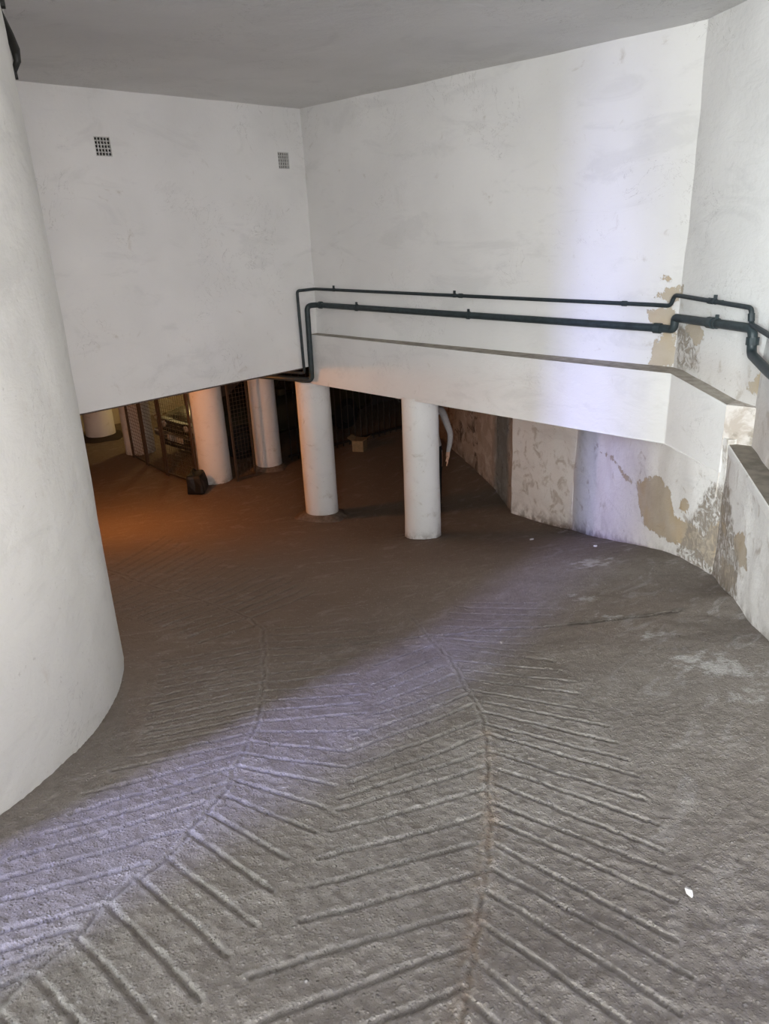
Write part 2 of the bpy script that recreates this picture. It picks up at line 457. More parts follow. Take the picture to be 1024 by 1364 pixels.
def make_floor_mat():
    mt, nt = new_mat('ramp_concrete')
    b = NB(nt)
    a = b.noise(1.1, 5, .6)
    f = b.noise(17, 6, .65)
    c = b.mix(b.mapr(a, .3, .7), (.245, .220, .194), (.300, .275, .246))
    c = b.mix(b.math('MULTIPLY', b.mapr(f, .35, .7), .55), c, (.16, .14, .12))
    gr = b.vor(75)
    c = b.mix(b.math('MULTIPLY', b.mapr(gr, .0, .42, 1, 0), .35), c, (.36, .335, .30))
    sp = b.noise(95, 3, .7)
    c = b.mix(b.mapr(sp, .64, .74), c, (.13, .115, .10))
    c = b.mix(b.mapr(b.noise(120, 2, .6), .68, .76), c, (.50, .47, .42))
    # dirt, scuffs, shade and lit groove lips painted onto the ground itself
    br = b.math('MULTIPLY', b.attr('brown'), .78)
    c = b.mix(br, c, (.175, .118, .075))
    c = b.mix(b.math('MULTIPLY', b.attr('lip_light'), .35), c, (.42, .40, .37))  # groove lips coloured lighter, as where they catch the light
    big_gr = b.n('ShaderNodeTexVoronoi', feature='F1')
    big_gr.inputs['Scale'].default_value = 42
    b.link(b.tc.outputs['Object'], big_gr.inputs['Vector'])
    stone = b.math('MULTIPLY', b.mapr(big_gr.outputs['Distance'], .16, .30, 1, 0), b.mapr(b.noise(33, 2), .52, .60))
    c = b.mix(b.math('MULTIPLY', stone, .45), c, (.46, .44, .41))
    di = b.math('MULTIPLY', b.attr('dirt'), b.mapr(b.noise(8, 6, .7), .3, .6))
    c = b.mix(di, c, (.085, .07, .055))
    ru = b.math('MULTIPLY', b.attr('rust'), b.mapr(b.noise(11, 5, .7), .36, .62))
    c = b.mix(b.math('MULTIPLY', ru, .45), c, (.29, .20, .13))
    edge = b.math('MULTIPLY', b.math('SUBTRACT', b.noise(10, 6, .75), .5), .8)
    sc = b.mapr(b.math('ADD', b.attr('scuff'), edge), .97, 1.12)
    c = b.mix(b.math('MULTIPLY', sc, .62), c, (.60, .59, .57))
    du = b.attr('dust')
    sm = b.mapr(b.noise(2.6, 7, .72, .9, sx=(1, 2.4, 1)), .53, .66)
    c = b.mix(b.math('MULTIPLY', b.math('MULTIPLY', sm, du), .5), c, (.52, .50, .48))
    bl = b.mapr(b.noise(5.5, 6, .7, .5, sx=(1, 2.2, 1)), .60, .70)
    c = b.mix(b.math('MULTIPLY', b.math('MULTIPLY', bl, du), .6), c, (.10, .085, .07))
    h = b.noise(60, 5, .7)
    nrm = b.bump(h, .6, .013)
    nrm = b.bump(stone, .6, .010, nrm)
    nrm = b.bump(b.mapr(gr, .0, .45, 1, 0), .5, .008, nrm)
    b.out(c, .82, nrm, spec=.3)
    return mt


M_FLOOR = make_floor_mat()


def make_plain(name, color, rough=.6, metallic=0.0, bump=.15, scale=30, var=.25, spec=.4):
    mt, nt = new_mat(name)
    b = NB(nt)
    nz = b.noise(scale, 4)
    c = b.mix(b.mapr(nz, .3, .75), color, tuple(v * (1 - var) for v in color))
    b.out(c, rough, b.bump(nz, bump, .004), metallic, spec)
    return mt


M_PIPE = make_plain('grey_green_pipe_paint', (.035, .05, .055), .45, 0, .2, 22, .4)
M_PIPE2 = make_plain('dark_pipe_paint', (.03, .042, .047), .5, 0, .2, 22, .4)
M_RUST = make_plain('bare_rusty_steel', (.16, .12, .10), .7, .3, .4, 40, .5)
M_DUST = make_plain('dusty_ledge', (.44, .40, .345), .95, 0, .5, 14, .35, .1)
M_DUST2 = make_plain('dark_ledge_render', (.27, .24, .20), .95, 0, .6, 10, .4, .1)
M_MORTAR = make_plain('brown_mortar', (.20, .155, .12), .95, 0, .6, 18, .45, .1)
M_VENT = make_plain('vent_cement', (.62, .61, .58), .9, 0, .2, 30, .2, .2)
M_HOLE = make_plain('vent_dark_inside', (.006, .006, .006), .95, 0, .1, 20, .2, .1)
M_MESH = make_plain('galvanised_mesh', (.12, .085, .06), .5, .5, .1, 40, .3)
M_CARPAINT = make_plain('car_paint_grey_green', (.085, .085, .06), .22, .55, .0, 5, .1, .6)
M_GLASS = make_plain('car_dark_glass', (.012, .014, .014), .06, 0, 0, 5, .0, .7)
M_CHROME = make_plain('chrome', (.75, .74, .70), .12, 1.0, 0, 5, .05)
M_LENS = make_plain('headlight_lens', (.72, .70, .64), .08, .35, 0, 5, .1, .8)
M_PLATE = make_plain('number_plate_white', (.62, .60, .55), .4, 0, 0, 5, .05)
M_TYRE = make_plain('tyre_rubber', (.012, .012, .012), .85, 0, .2, 40, .3)
M_RIM = make_plain('alloy_rim', (.05, .05, .05), .45, .5, 0, 5, .1)
M_BLACKPL = make_plain('black_plastic', (.010, .010, .011), .5, 0, .1, 30, .3)
M_BAG = make_plain('black_bag_plastic', (.006, .006, .006), .55, 0, .3, 25, .3)
M_BAR = make_plain('dark_bar_paint', (.03, .026, .024), .55, .3, .1, 30, .3)
M_CARD = make_plain('brown_cardboard', (.28, .20, .11), .85, 0, .2, 25, .3)
M_PAPER = make_plain('white_paper', (.66, .65, .63), .8, 0, .1, 40, .05)
M_SHIRT = make_plain('pale_grey_knit', (.42, .40, .40), .9, 0, .3, 60, .2)
M_TROUSER = make_plain('black_trousers', (.008, .008, .009), .9, 0, .2, 60, .2)
M_SKIN = make_plain('skin', (.55, .33, .23), .55, 0, .05, 40, .08)
M_HAIR = make_plain('dark_hair', (.02, .014, .010), .6, 0, .3, 60, .3)
M_SHOE = make_plain('dark_shoe_leather', (.02, .017, .014), .5, 0, .1, 30, .3)
M_EYE = make_plain('eye_dark', (.02, .015, .012), .2, 0, 0, 5, .0)
M_BLACKPL2 = make_plain('dark_base_paint', (.035, .022, .016), .8, 0, .3, 20, .3)
M_CABLE = make_plain('black_cable', (.012, .012, .010), .6, 0, .1, 30, .3)

# ------------------------------------------------------------------ large structure: the ramp floor
def spaced(stops):
    """stops: [(start, step), ...., (end, None)]: coordinates whose spacing grows with the distance from the ramp"""
    out = []
    for (a, s0), (b_, _) in zip(stops[:-1], stops[1:]):
        k = max(1, int(round((b_ - a) / s0)))
        out += list(a + (b_ - a) * np.arange(k) / k)
    out.append(stops[-1][0])
    return np.array(out)


def build_floor():
    gx = spaced([(-5.5, .2), (-.6, .03), (-.1, .0085), (3.0, .015), (5.2, .03), (8.0, .09), (14.2, None)])
    gy = spaced([(-5.5, .2), (-1.5, .04), (-.3, .0085), (3.0, .014), (5.0, .024), (7.6, .06), (10.5, .15), (17.5, None)])
    X, Y = np.meshgrid(gx, gy, indexing='ij')
    Z = fz(X, Y)
    sx = np.gradient(gx)
    sy = np.gradient(gy)
    G = np.zeros_like(Z)       # groove depth profile
    L = np.zeros_like(Z)       # raised lips
    rust = np.zeros_like(Z)
    dirt = np.zeros_like(Z)

    def carve(a, b, depth, width, lip, fade=.05, rustw=0, wob=0.0):
        a = np.array(a)
        b = np.array(b)
        pad = .14
        i0, i1 = np.searchsorted(gx, [min(a[0], b[0]) - pad, max(a[0], b[0]) + pad])
        j0, j1 = np.searchsorted(gy, [min(a[1], b[1]) - pad, max(a[1], b[1]) + pad])
        if i1 - i0 < 2 or j1 - j0 < 2:
            return
        xx = X[i0:i1, j0:j1]
        yy = Y[i0:i1, j0:j1]
        e = b - a
        ln = np.hypot(*e)
        t = ((xx - a[0]) * e[0] + (yy - a[1]) * e[1]) / (ln * ln)
        tc = np.clip(t, 0, 1)
        sd = ((xx - a[0]) * -e[1] + (yy - a[1]) * e[0]) / ln
        wobble = wob * (vnoise(tc * ln * 7, tc * 0 + a[0] * 13 + a[1] * 5, 3) + .6 * vnoise(tc * ln * 21, tc * 0 + a[0] * 9, 5))
        d = np.hypot(sd + wobble, (t - tc) * ln)
        loc_sp = max(sx[min(i0, len(sx) - 1)], sy[min(j0, len(sy) - 1)])
        w = max(width, .62 * loc_sp)
        amp = np.where(t > 1, 1, 1) * (0.8 + .5 * vnoise(xx * 9, yy * 9, 8))
        g = depth * amp * np.exp(-(d / w) ** 2)
        G[i0:i1, j0:j1] = np.maximum(G[i0:i1, j0:j1], g)
        lp = lip * np.exp(-((d - 2.1 * w) / (.9 * w)) ** 2) * (1 + .8 * vnoise(xx * 25, yy * 25, 9))
        L[i0:i1, j0:j1] = np.maximum(L[i0:i1, j0:j1], lp)
        dirt[i0:i1, j0:j1] = np.maximum(dirt[i0:i1, j0:j1], .36 * np.exp(-(d / (w * 1.1)) ** 2))
        if rustw:
            rust[i0:i1, j0:j1] = np.maximum(rust[i0:i1, j0:j1], np.exp(-(d / rustw) ** 2))

    for (a, b) in ARMS:
        carve(a, b, .0125, .0072, .0028, wob=.007)
    for si, sp in enumerate(SPINES):
        for k in range(len(sp) - 1):
            carve(sp[k], sp[k + 1], .0035, .007, .005, rustw=.035 if (si == 1 and k < 9) else 0, wob=.02)
    for cr_i, cr in enumerate(CRACKS):
        for k in range(len(cr) - 1):
            carve(cr[k], cr[k + 1], .014 if cr_i == 0 else .006, .012, .004, wob=.05)
            a, b = np.array(cr[k]), np.array(cr[k + 1])
            e = b - a
            t = np.clip(((X - a[0]) * e[0] + (Y - a[1]) * e[1]) / (e @ e), 0, 1)
            d = np.hypot(X - a[0] - t * e[0], Y - a[1] - t * e[1])
            dirt[:] = np.maximum(dirt, (.95 if (cr_i == 0 and k >= 3) else .4) * np.exp(-(d / .035) ** 2))
    near = np.clip(1.25 - np.hypot(X - .8, Y - 1.0) / 5.5, 0, 1)
    rough = (.0055 * vnoise(X * 48, Y * 48, 1) + .004 * vnoise(X * 95, Y * 95, 2)) * near
    rough += .010 * vnoise(X * 3.1, Y * 3.1, 4) + .006 * vnoise(X * 9, Y * 9, 6)
    Z = Z - G + L * .8 + rough
    # dirt gathered at the feet of columns and along the lower wall
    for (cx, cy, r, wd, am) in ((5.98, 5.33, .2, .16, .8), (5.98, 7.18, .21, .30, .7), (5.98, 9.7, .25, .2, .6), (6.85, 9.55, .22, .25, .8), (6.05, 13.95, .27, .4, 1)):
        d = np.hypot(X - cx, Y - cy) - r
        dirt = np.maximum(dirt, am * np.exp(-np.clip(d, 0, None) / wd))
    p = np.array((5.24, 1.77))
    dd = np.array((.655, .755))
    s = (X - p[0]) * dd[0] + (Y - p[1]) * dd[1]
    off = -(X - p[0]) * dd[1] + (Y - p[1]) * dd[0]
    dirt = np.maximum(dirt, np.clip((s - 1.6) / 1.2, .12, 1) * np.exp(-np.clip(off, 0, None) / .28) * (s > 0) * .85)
    sc = np.full_like(Z, -9.0)
    for q in SCUFFS:
        sc = np.maximum(sc, poly_sdf(X, Y, q))
    scuff = np.clip(1 + sc, 0, 2)
    # floor on the shadow side of the daylight band is painted browner and darker
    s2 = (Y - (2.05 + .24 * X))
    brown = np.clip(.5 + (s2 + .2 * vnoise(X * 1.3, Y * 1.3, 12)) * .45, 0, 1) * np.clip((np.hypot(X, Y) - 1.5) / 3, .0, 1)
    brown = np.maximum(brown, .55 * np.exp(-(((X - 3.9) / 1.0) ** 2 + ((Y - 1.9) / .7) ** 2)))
    # dusty strip along the right-hand walls
    offd = -.496 * (X - 5.26) + .868 * (Y - 1.76)
    dust = np.exp(-np.clip(np.minimum(np.where(s > 0, off, 9), np.where(offd > -.3, np.maximum(offd, 0), 9)), 0, 9) / .9) * (np.hypot(X, Y) > 1.6)
    dust = np.maximum(dust, .30)
    nx, ny = X.shape
    idx = np.arange(nx * ny).reshape(nx, ny)
    F = np.stack([idx[:-1, :-1], idx[1:, :-1], idx[1:, 1:], idx[:-1, 1:]], -1).reshape(-1, 4)
    V = np.stack([X, Y, Z], -1).reshape(-1, 3)
    me = np_mesh('floor', V, F, M_FLOOR, True, dict(lip_light=np.clip(L / .0028, 0, 1) * np.clip(1.35 - np.hypot(X, Y) / 4.5, .15, 1), dust=dust, rust=rust, dirt=dirt, scuff=scuff, brown=brown))
    return tag(link('floor', me), kind='structure')


build_floor()


# ------------------------------------------------------------------ walls
def build_wall(name, p0, d, length, zb, zt, n, thick, mat, res=.05, peel=(), dirt=(), age=None, foot=None, holes=(), wob=.008, parent=None, bow=None):
    """upright panel along d from p0, facing n, real thickness; peel/dirt polygons are (along, height)"""
    p0 = np.array(p0, float)
    d = np.array(d, float)
    d /= np.linalg.norm(d)
    n = np.array(n, float)
    n /= np.linalg.norm(n)
    us = np.linspace(0, length, max(2, int(length / res) + 1))
    fb = zb if callable(zb) else (lambda s: np.full_like(s, zb))
    ft = zt if callable(zt) else (lambda s: np.full_like(s, zt))
    hgt = float(np.max(ft(us) - fb(us)))
    vs_ = np.linspace(0, 1, max(2, int(hgt / res) + 1))
    if holes:
        us = np.unique(np.round(np.concatenate([us] + [np.array([h[0], h[1]]) for h in holes]), 4))
        zz = np.unique(np.round(np.concatenate([zb + vs_ * (zt - zb)] + [np.array([h[2], h[3]]) for h in holes]), 4))
        vs_ = (zz - zb) / (zt - zb)
    U, V = np.meshgrid(us, vs_, indexing='ij')
    B = fb(us)[:, None]
    T = ft(us)[:, None]
    Z = B + V * (T - B)
    off = wob * (2 * vnoise(U * 1.7 + p0[0], Z * 1.7, 21) + 1.2 * vnoise(U * 5, Z * 5 + p0[1], 22))
    edge = (V > 0) & (V < 1)
    off = off * np.where(edge, 1, .6)
    if bow is not None:
        off = off + bow(U, Z)
    P = np.stack([p0[0] + d[0] * U + n[0] * off, p0[1] + d[1] * U + n[1] * off, Z], -1)
    Q = np.stack([p0[0] + d[0] * U - n[0] * thick, p0[1] + d[1] * U - n[1] * thick, Z], -1)
    nu, nv = U.shape
    idx = np.arange(nu * nv).reshape(nu, nv)
    keep = np.ones((nu - 1, nv - 1), bool)
    uc = (us[:-1] + us[1:]) / 2
    zc = (Z[0, :-1] + Z[0, 1:]) / 2
    for h in holes:
        keep &= ~(((uc > h[0]) & (uc < h[1]))[:, None] & ((zc > h[2]) & (zc < h[3]))[None, :])
    F = np.stack([idx[:-1, :-1], idx[1:, :-1], idx[1:, 1:], idx[:-1, 1:]], -1)[keep]
    N = nu * nv
    Fb = F[:, ::-1] + N
    rim = []
    for a in range(nu - 1):
        rim.append([idx[a, 0], idx[a, 0] + N, idx[a + 1, 0] + N, idx[a + 1, 0]])
        rim.append([idx[a, -1], idx[a + 1, -1], idx[a + 1, -1] + N, idx[a, -1] + N])
    for c in range(nv - 1):
        rim.append([idx[0, c], idx[0, c + 1], idx[0, c + 1] + N, idx[0, c] + N])
        rim.append([idx[-1, c], idx[-1, c] + N, idx[-1, c + 1] + N, idx[-1, c + 1]])
    for h in holes:
        ia, ib = [int(np.argmin(abs(us - q))) for q in h[:2]]
        ja, jb = [int(np.argmin(abs(Z[0] - q))) for q in h[2:4]]
        for a in range(ia, ib):
            rim.append([idx[a, ja], idx[a + 1, ja], idx[a + 1, ja] + N, idx[a, ja] + N])
            rim.append([idx[a, jb], idx[a, jb] + N, idx[a + 1, jb] + N, idx[a + 1, jb]])
        for c in range(ja, jb):
            rim.append([idx[ia, c], idx[ia, c] + N, idx[ia, c + 1] + N, idx[ia, c + 1]])
            rim.append([idx[ib, c], idx[ib, c + 1], idx[ib, c + 1] + N, idx[ib, c] + N])
    faces = np.concatenate([F, Fb, np.array(rim)])
    at = {}

    def msk(polys):
        s = np.full(U.shape, -9.0)
        for q in polys:
            s = np.maximum(s, poly_sdf(U, Z, q))
        return np.clip(1 + s, 0, 2)
    if peel:
        at['peel'] = np.concatenate([msk(peel).ravel()] * 2)
    if dirt:
        at['dirt'] = np.concatenate([msk(dirt).ravel()] * 2)
    if age is not None:
        at['age'] = np.concatenate([(age(U, Z) + U * 0).ravel()] * 2)
    if foot is not None:
        at['foot'] = np.concatenate([(foot(U, Z - B) + U * 0).ravel()] * 2)
    me = np_mesh(name, np.concatenate([P.reshape(-1, 3), Q.reshape(-1, 3)]), faces, mat, True, at)
    me.set_sharp_from_angle(angle=math.radians(50))
    o = link(name, me, parent)
    return o if parent else tag(o, kind='structure')


def prism(name, poly, zb, zt, mats, mat_top=0, bevel=.008, parent=None):
    """solid with a plan outline; zt may be one height per corner"""
    bm = bmesh.new()
    n = len(poly)
    zt = zt if isinstance(zt, (list, tuple)) else [zt] * n
    zb = zb if isinstance(zb, (list, tuple)) else [zb] * n
    lo = [bm.verts.new((p[0], p[1], z)) for p, z in zip(poly, zb)]
    hi = [bm.verts.new((p[0], p[1], z)) for p, z in zip(poly, zt)]
    bm.faces.new(lo[::-1])
    top = bm.faces.new(hi)
    for i in range(n):
        j = (i + 1) % n
        bm.faces.new((lo[i], lo[j], hi[j], hi[i]))
    top.material_index = mat_top
    if bevel:
        bmesh.ops.bevel(bm, geom=bm.edges[:], offset=bevel, segments=2, affect='EDGES', profile=.6)
    return from_bm(name, bm, mats, parent)


CEIL_Z = 1.27
VENTS = ((3.513, 3.672, .72, .885), (5.62, 5.775, .655, .825))
WA0 = -3.1
o = build_wall('wall_back', (WA0, 7.0), (1, 0), 9.4, -1.56, CEIL_Z + .02, (0, -1), .26, M_WALL, .06, holes=[(v[0] - WA0, v[1] - WA0, v[2], v[3]) for v in VENTS], wob=.008, bow=lambda U, Z: .012 * (Z < -1.27 + .02 * vnoise(U * .8, U * 0, 5)))
o = build_wall('wall_right', (6.0, 2.43), (0, 1), 4.6, -1.22, CEIL_Z + .02, (-1, 0), .4, M_WALL, .045,
               peel=[[(s + .08, z) for s, z in q] for q in PEEL_B], age=lambda U, Z: np.clip(.35 - U * .25, 0, 1) * np.clip(-Z, 0, 1))
cd = np.array((-.618, -.786))
build_wall('wall_right.001', (6.03, 2.55), cd, 1.2, -1.3, CEIL_Z + .02, (-.786, .618), .35, M_WALL, .035,
           peel=[[(s + .05, z) for s, z in q] for q in PEEL_C], dirt=[[(s + .05, z) for s, z in q] for q in DIRT_C],
           age=lambda U, Z: np.clip(-Z - .5, 0, .6))
fd = np.array((-.868, -.496))
FP = np.array((5.30, 1.615))


def f_pt(s):
    return tuple(FP + fd * s)


FN = (-.496, .868)
ffl = lambda p, dv: (lambda s: fz(p[0] + dv[0] * s, p[1] + dv[1] * s) - .12)
build_wall('wall_right.002', f_pt(0), fd, 3.6, lambda s: np.full_like(s, -1.75), CEIL_Z + .02, FN, .3, M_WALL, .06, age=lambda U, Z: np.clip(-Z - .6, 0, .7))
build_wall('wall_right.003', f_pt(3.6), fd, 4.6, lambda s: np.full_like(s, -2.4), -.75, FN, .3, M_WALL, .1)  # sill of the side gap made up for the side fill lamp
build_wall('wall_right.004', f_pt(3.6), fd, 4.6, 1.12, CEIL_Z + .02, FN, .3, M_WALL, .1)
build_wall('wall_right.005', f_pt(8.2), fd, 2.7, lambda s: np.full_like(s, -1.6), CEIL_Z + .02, FN, .3, M_WALL, .1)

# low wall with a dark rendered top, running down the right edge of the ramp
DL0 = np.array((5.26, 1.76))
build_wall('wall_lower.001', DL0, fd, 4.6, ffl(DL0, fd), -1.555, FN, .18, M_LOWER, .035, peel=PEEL_D, dirt=[[(-.05, -2.6), (.95, -2.45), (.75, -2.05), (.45, -1.9), (.25, -1.78), (-.05, -1.75)]],
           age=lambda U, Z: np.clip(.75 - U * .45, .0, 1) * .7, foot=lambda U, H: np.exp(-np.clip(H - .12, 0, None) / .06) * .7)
e1 = DL0 + fd * 4.6
nback = np.array((.496, -.868))
prism('ledge', [tuple(DL0 + nback * -.004), tuple(DL0 + nback * .30), tuple(e1 + nback * .30), tuple(e1 + nback * -.004)], -1.60, -1.535, [M_LOWER, M_DUST2], 1)['kind'] = 'structure'
# short pier between the two ledges
build_wall('wall_pier', (5.262, 1.80), (.02, -.26), .27, -1.95, -1.262, (-1, 0), .3, M_LOWER, .02, dirt=DIRT_E, age=lambda U, Z: U * 0 + .75)
# lower wall under the beam, running back into the garage
LW = np.array((5.22, 1.745))
LD = np.array((.6553, .7554))
LN = (-.7554, .6553)
lw_age = lambda U, Z: np.clip(.08 + .35 * np.exp(-U / .25) + np.clip(U - 2.6, 0, 1) * .35, 0, 1.2)
build_wall('wall_lower', LW, LD, 3.10, ffl(LW, LD), -1.5, LN, .35, M_LOWER, .03, peel=[[(s + .03, z) for s, z in q] for q in PEEL_L], dirt=[[(-.05, -2.75), (.62, -2.8), (.45, -2.35), (.28, -2.05), (.14, -1.85), (-.05, -1.85)]],
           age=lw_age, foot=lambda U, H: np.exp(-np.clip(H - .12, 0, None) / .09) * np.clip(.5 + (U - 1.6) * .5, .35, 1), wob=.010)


def lower_run(name, a, b_, ag, wob=.012):
    """next stretch of the lower wall from a to b, facing the ramp"""
    d = np.array(b_) - np.array(a)
    ln = float(np.hypot(*d))
    d = d / ln
    build_wall(name, a, d, ln, ffl(a, d), -1.5, (-d[1], d[0]), .3, M_LOWER, .035, age=lambda U, Z: U * 0 + ag,
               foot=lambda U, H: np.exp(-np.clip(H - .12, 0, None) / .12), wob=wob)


lower_run('wall_lower.002', (7.235, 4.065), (7.62, 5.20), .42)
lower_run('wall_lower.003', (7.665, 5.20), (8.33, 5.96), 1.0)
lower_run('wall_lower.004', (8.35, 5.94), (8.90, 6.72), .85)
lower_run('wall_lower.005', (8.90, 6.70), (12.4, 12.2), 1.1)

# beam carrying the upper right wall, with a dusty ledge on top; it turns with the wall
bm_poly = [(5.255, 1.79), (5.75, 2.42), (5.85, 7.02), (6.36, 7.02), (6.36, 2.35), (5.62, 1.70)]
prism('beam', bm_poly, [-1.765, -1.765, -1.785, -1.785, -1.765, -1.765], [-1.27, -1.18, -1.175, -1.175, -1.18, -1.27], [M_WALL, M_DUST], 1, .012)['kind'] = 'structure'

# ceilings
def ceiling(name, lo, hi, mat):
    nx = max(2, int((hi[0] - lo[0]) / .12))
    ny = max(2, int((hi[1] - lo[1]) / .12))
    gx = np.linspace(lo[0], hi[0], nx)
    gy = np.linspace(lo[1], hi[1], ny)
    X, Y = np.meshgrid(gx, gy, indexing='ij')
    Z = lo[2] + .010 * vnoise(X * 1.3, Y * 1.3, 31) + .006 * vnoise(X * 4, Y * 4, 32)
    idx = np.arange(nx * ny).reshape(nx, ny)
    F = np.stack([idx[:-1, :-1], idx[:-1, 1:], idx[1:, 1:], idx[1:, :-1]], -1).reshape(-1, 4)
    T = F[:, ::-1] + nx * ny
    per = list(idx[:, 0]) + list(idx[-1, 1:]) + list(idx[-2::-1, -1]) + list(idx[0, -2:0:-1])
    N = nx * ny
    side = [[per[i], per[(i + 1) % len(per)], per[(i + 1) % len(per)] + N, per[i] + N] for i in range(len(per))]
    V = np.concatenate([np.stack([X, Y, Z], -1).reshape(-1, 3), np.stack([X, Y, X * 0 + hi[2]], -1).reshape(-1, 3)])
    me = np_mesh(name, V, np.concatenate([F, T, np.array(side)]), mat, True)
    me.set_sharp_from_angle(angle=math.radians(50))
    return tag(link(name, me), kind='structure')


prism('shade_strip', [(.3, 7.03), (5.78, 7.03), (5.78, 7.24), (.3, 7.24)], -1.585, -1.552, [M_RUST], 0, .006)['kind'] = 'structure'  # dark strip standing in for the shadow line under the back wall
ceiling('ceiling', (-.5, -4.5, CEIL_Z), (6.4, 7.25, CEIL_Z + .25), M_CEIL)
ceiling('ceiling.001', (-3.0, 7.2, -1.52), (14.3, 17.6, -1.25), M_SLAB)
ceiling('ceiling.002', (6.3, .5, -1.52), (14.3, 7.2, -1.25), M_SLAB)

# left side: wall behind the drum back to the entrance, and the garage's outer walls
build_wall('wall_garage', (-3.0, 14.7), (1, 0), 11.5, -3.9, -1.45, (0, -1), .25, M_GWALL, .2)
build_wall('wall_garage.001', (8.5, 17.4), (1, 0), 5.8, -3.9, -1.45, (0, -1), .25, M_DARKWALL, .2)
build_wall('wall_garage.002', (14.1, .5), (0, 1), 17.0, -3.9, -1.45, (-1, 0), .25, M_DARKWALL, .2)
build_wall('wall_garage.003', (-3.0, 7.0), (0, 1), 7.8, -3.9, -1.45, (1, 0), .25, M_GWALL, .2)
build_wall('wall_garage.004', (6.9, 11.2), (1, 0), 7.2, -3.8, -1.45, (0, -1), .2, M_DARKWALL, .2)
build_wall('wall_garage.005', (8.6, 11.35), (0, 1), 3.4, -3.9, -1.45, (-1, 0), .2, M_GWALL, .2)


# ------------------------------------------------------------------ columns
def drum_mesh(name, r, zb_fn, zt, mat, seg, rows, cx, cy, taper=0.0, seed=0, age=.1, foot_h=.12, foot_a=.8, wob=.004, lean=0.0):
    th = np.linspace(0, 2 * np.pi, seg, endpoint=False)
    vv = np.linspace(0, 1, rows)
    TH, VV = np.meshgrid(th, vv, indexing='ij')
    zb = zb_fn(cx + np.cos(th) * r, cy + np.sin(th) * r)[:, None]
    Z = zb + VV * (zt - zb)
    wv = wob * (2 * vnoise(np.cos(TH) * 3 * r + 7, Z * 1.6 + np.sin(TH) * 3 * r, seed) + vnoise(np.cos(TH) * 9 * r, Z * 6 + np.sin(TH) * 9 * r, seed + 1))
    rag = .02 * vnoise(TH * 14, TH * 0, seed + 2) * np.exp(-(Z - zb) / .05)
    R = r + wv + taper * (1 - VV) + rag + lean * np.clip((Z + 2.2) / 3.4, 0, 1)
    P = np.stack([np.cos(TH) * R, np.sin(TH) * R, Z], -1)
    idx = np.arange(seg * rows).reshape(seg, rows)
    nxt = np.roll(idx, -1, 0)
    F = np.stack([idx[:, :-1], nxt[:, :-1], nxt[:, 1:], idx[:, 1:]], -1).reshape(-1, 4)
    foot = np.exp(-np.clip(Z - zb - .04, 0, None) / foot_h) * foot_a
    return np_mesh(name, P.reshape(-1, 3), F, mat, True, dict(age=np.full(Z.size, age), foot=foot))


DR = (-1.1, 4.8, 2.825)
me = drum_mesh('round_wall', DR[2], lambda x, y: fz(x, y) - .15, 4.5, M_DRUM, 420, 130, DR[0], DR[1], seed=41, age=.25, foot_h=.05, foot_a=.75, wob=.008, lean=.05)
o = link('column', me, None, (DR[0], DR[1], 0))
tag(o, 'massive round white plastered column filling the left edge beside the ramp', 'column', kind='thing')


def column(x, y, r, zt, label, seed, skirt=0.0, skirt_mat=None, foot_a=.8, mat=None):
    zb = floor_z(x, y)
    root = thing('column', (x, y, zb), label, 'column', 'round columns of the garage')
    root['kind'] = 'thing'
    me_ = drum_mesh('shaft', r, lambda a, b_: a * 0 + fz(a, b_) - .03 - zb, zt - zb, mat or M_WALL, 56, 40, x, y, .008, seed, .22, .05, foot_a, .003)
    # local coordinates: heights are measured from the column's foot
    link('shaft', me_, root)
    if skirt:
        bm = bmesh.new()
        prof = [(r - .02, .075), (r + .02, .06), (r + skirt * .45, .03), (r + skirt, -.02), (r + skirt, -.07)]
        rings = []
        for (pr, pz) in prof:
            ring = []
            for k in range(40):
                a = 2 * math.pi * k / 40
                rr = pr * (1 + (.10 * math.sin(3 * a + seed) + .06 * math.sin(7 * a + 2 * seed)) * (pr - r + .02) / (skirt + .02))
                zf = floor_z(x + rr * math.cos(a), y + rr * math.sin(a)) - zb
                ring.append(bm.verts.new((rr * math.cos(a), rr * math.sin(a), zf + pz)))
            rings.append(ring)
        for i in range(len(rings) - 1):
            for k in range(40):
                bm.faces.new((rings[i][k], rings[i][(k + 1) % 40], rings[i + 1][(k + 1) % 40], rings[i + 1][k]))
        o_ = from_bm('base_skirt', bm, skirt_mat or M_MORTAR, root, True)
        tag(o_, 'rough brown mortar skirt')
    return root


column(5.99, 5.33, .205, -1.75, 'bare white round column standing alone below the beam, nearest the light patch', 51)
column(5.99, 7.16, .215, -1.77, 'white round column below the pipe corner, standing in a brown mortar skirt', 57, .17)
column(5.98, 9.72, .25, -1.53, 'white round column with an orange glow, the black bag at its foot', 63)
column(6.93, 9.56, .208, -1.53, 'white round column right of the narrow mesh panel, in the garage', 69, .12)
column(6.08, 12.3, .26, -1.53, 'reddish lit round column standing behind the wire mesh fence', 75)
column(6.12, 13.95, .275, -1.53, 'farthest round column, with a dark skirt, left of the mesh fence', 81, .26, M_BLACKPL2)

blocker_col = column(-1.5, .6, .70, 4.5, 'thick white round column added out of view to block light', 87)  # unseen pillar, added to cut the right edge of the sky strip's light
blocker_col['kind'] = 'structure'
for k_ in ('label', 'category', 'group'):
    del blocker_col[k_]


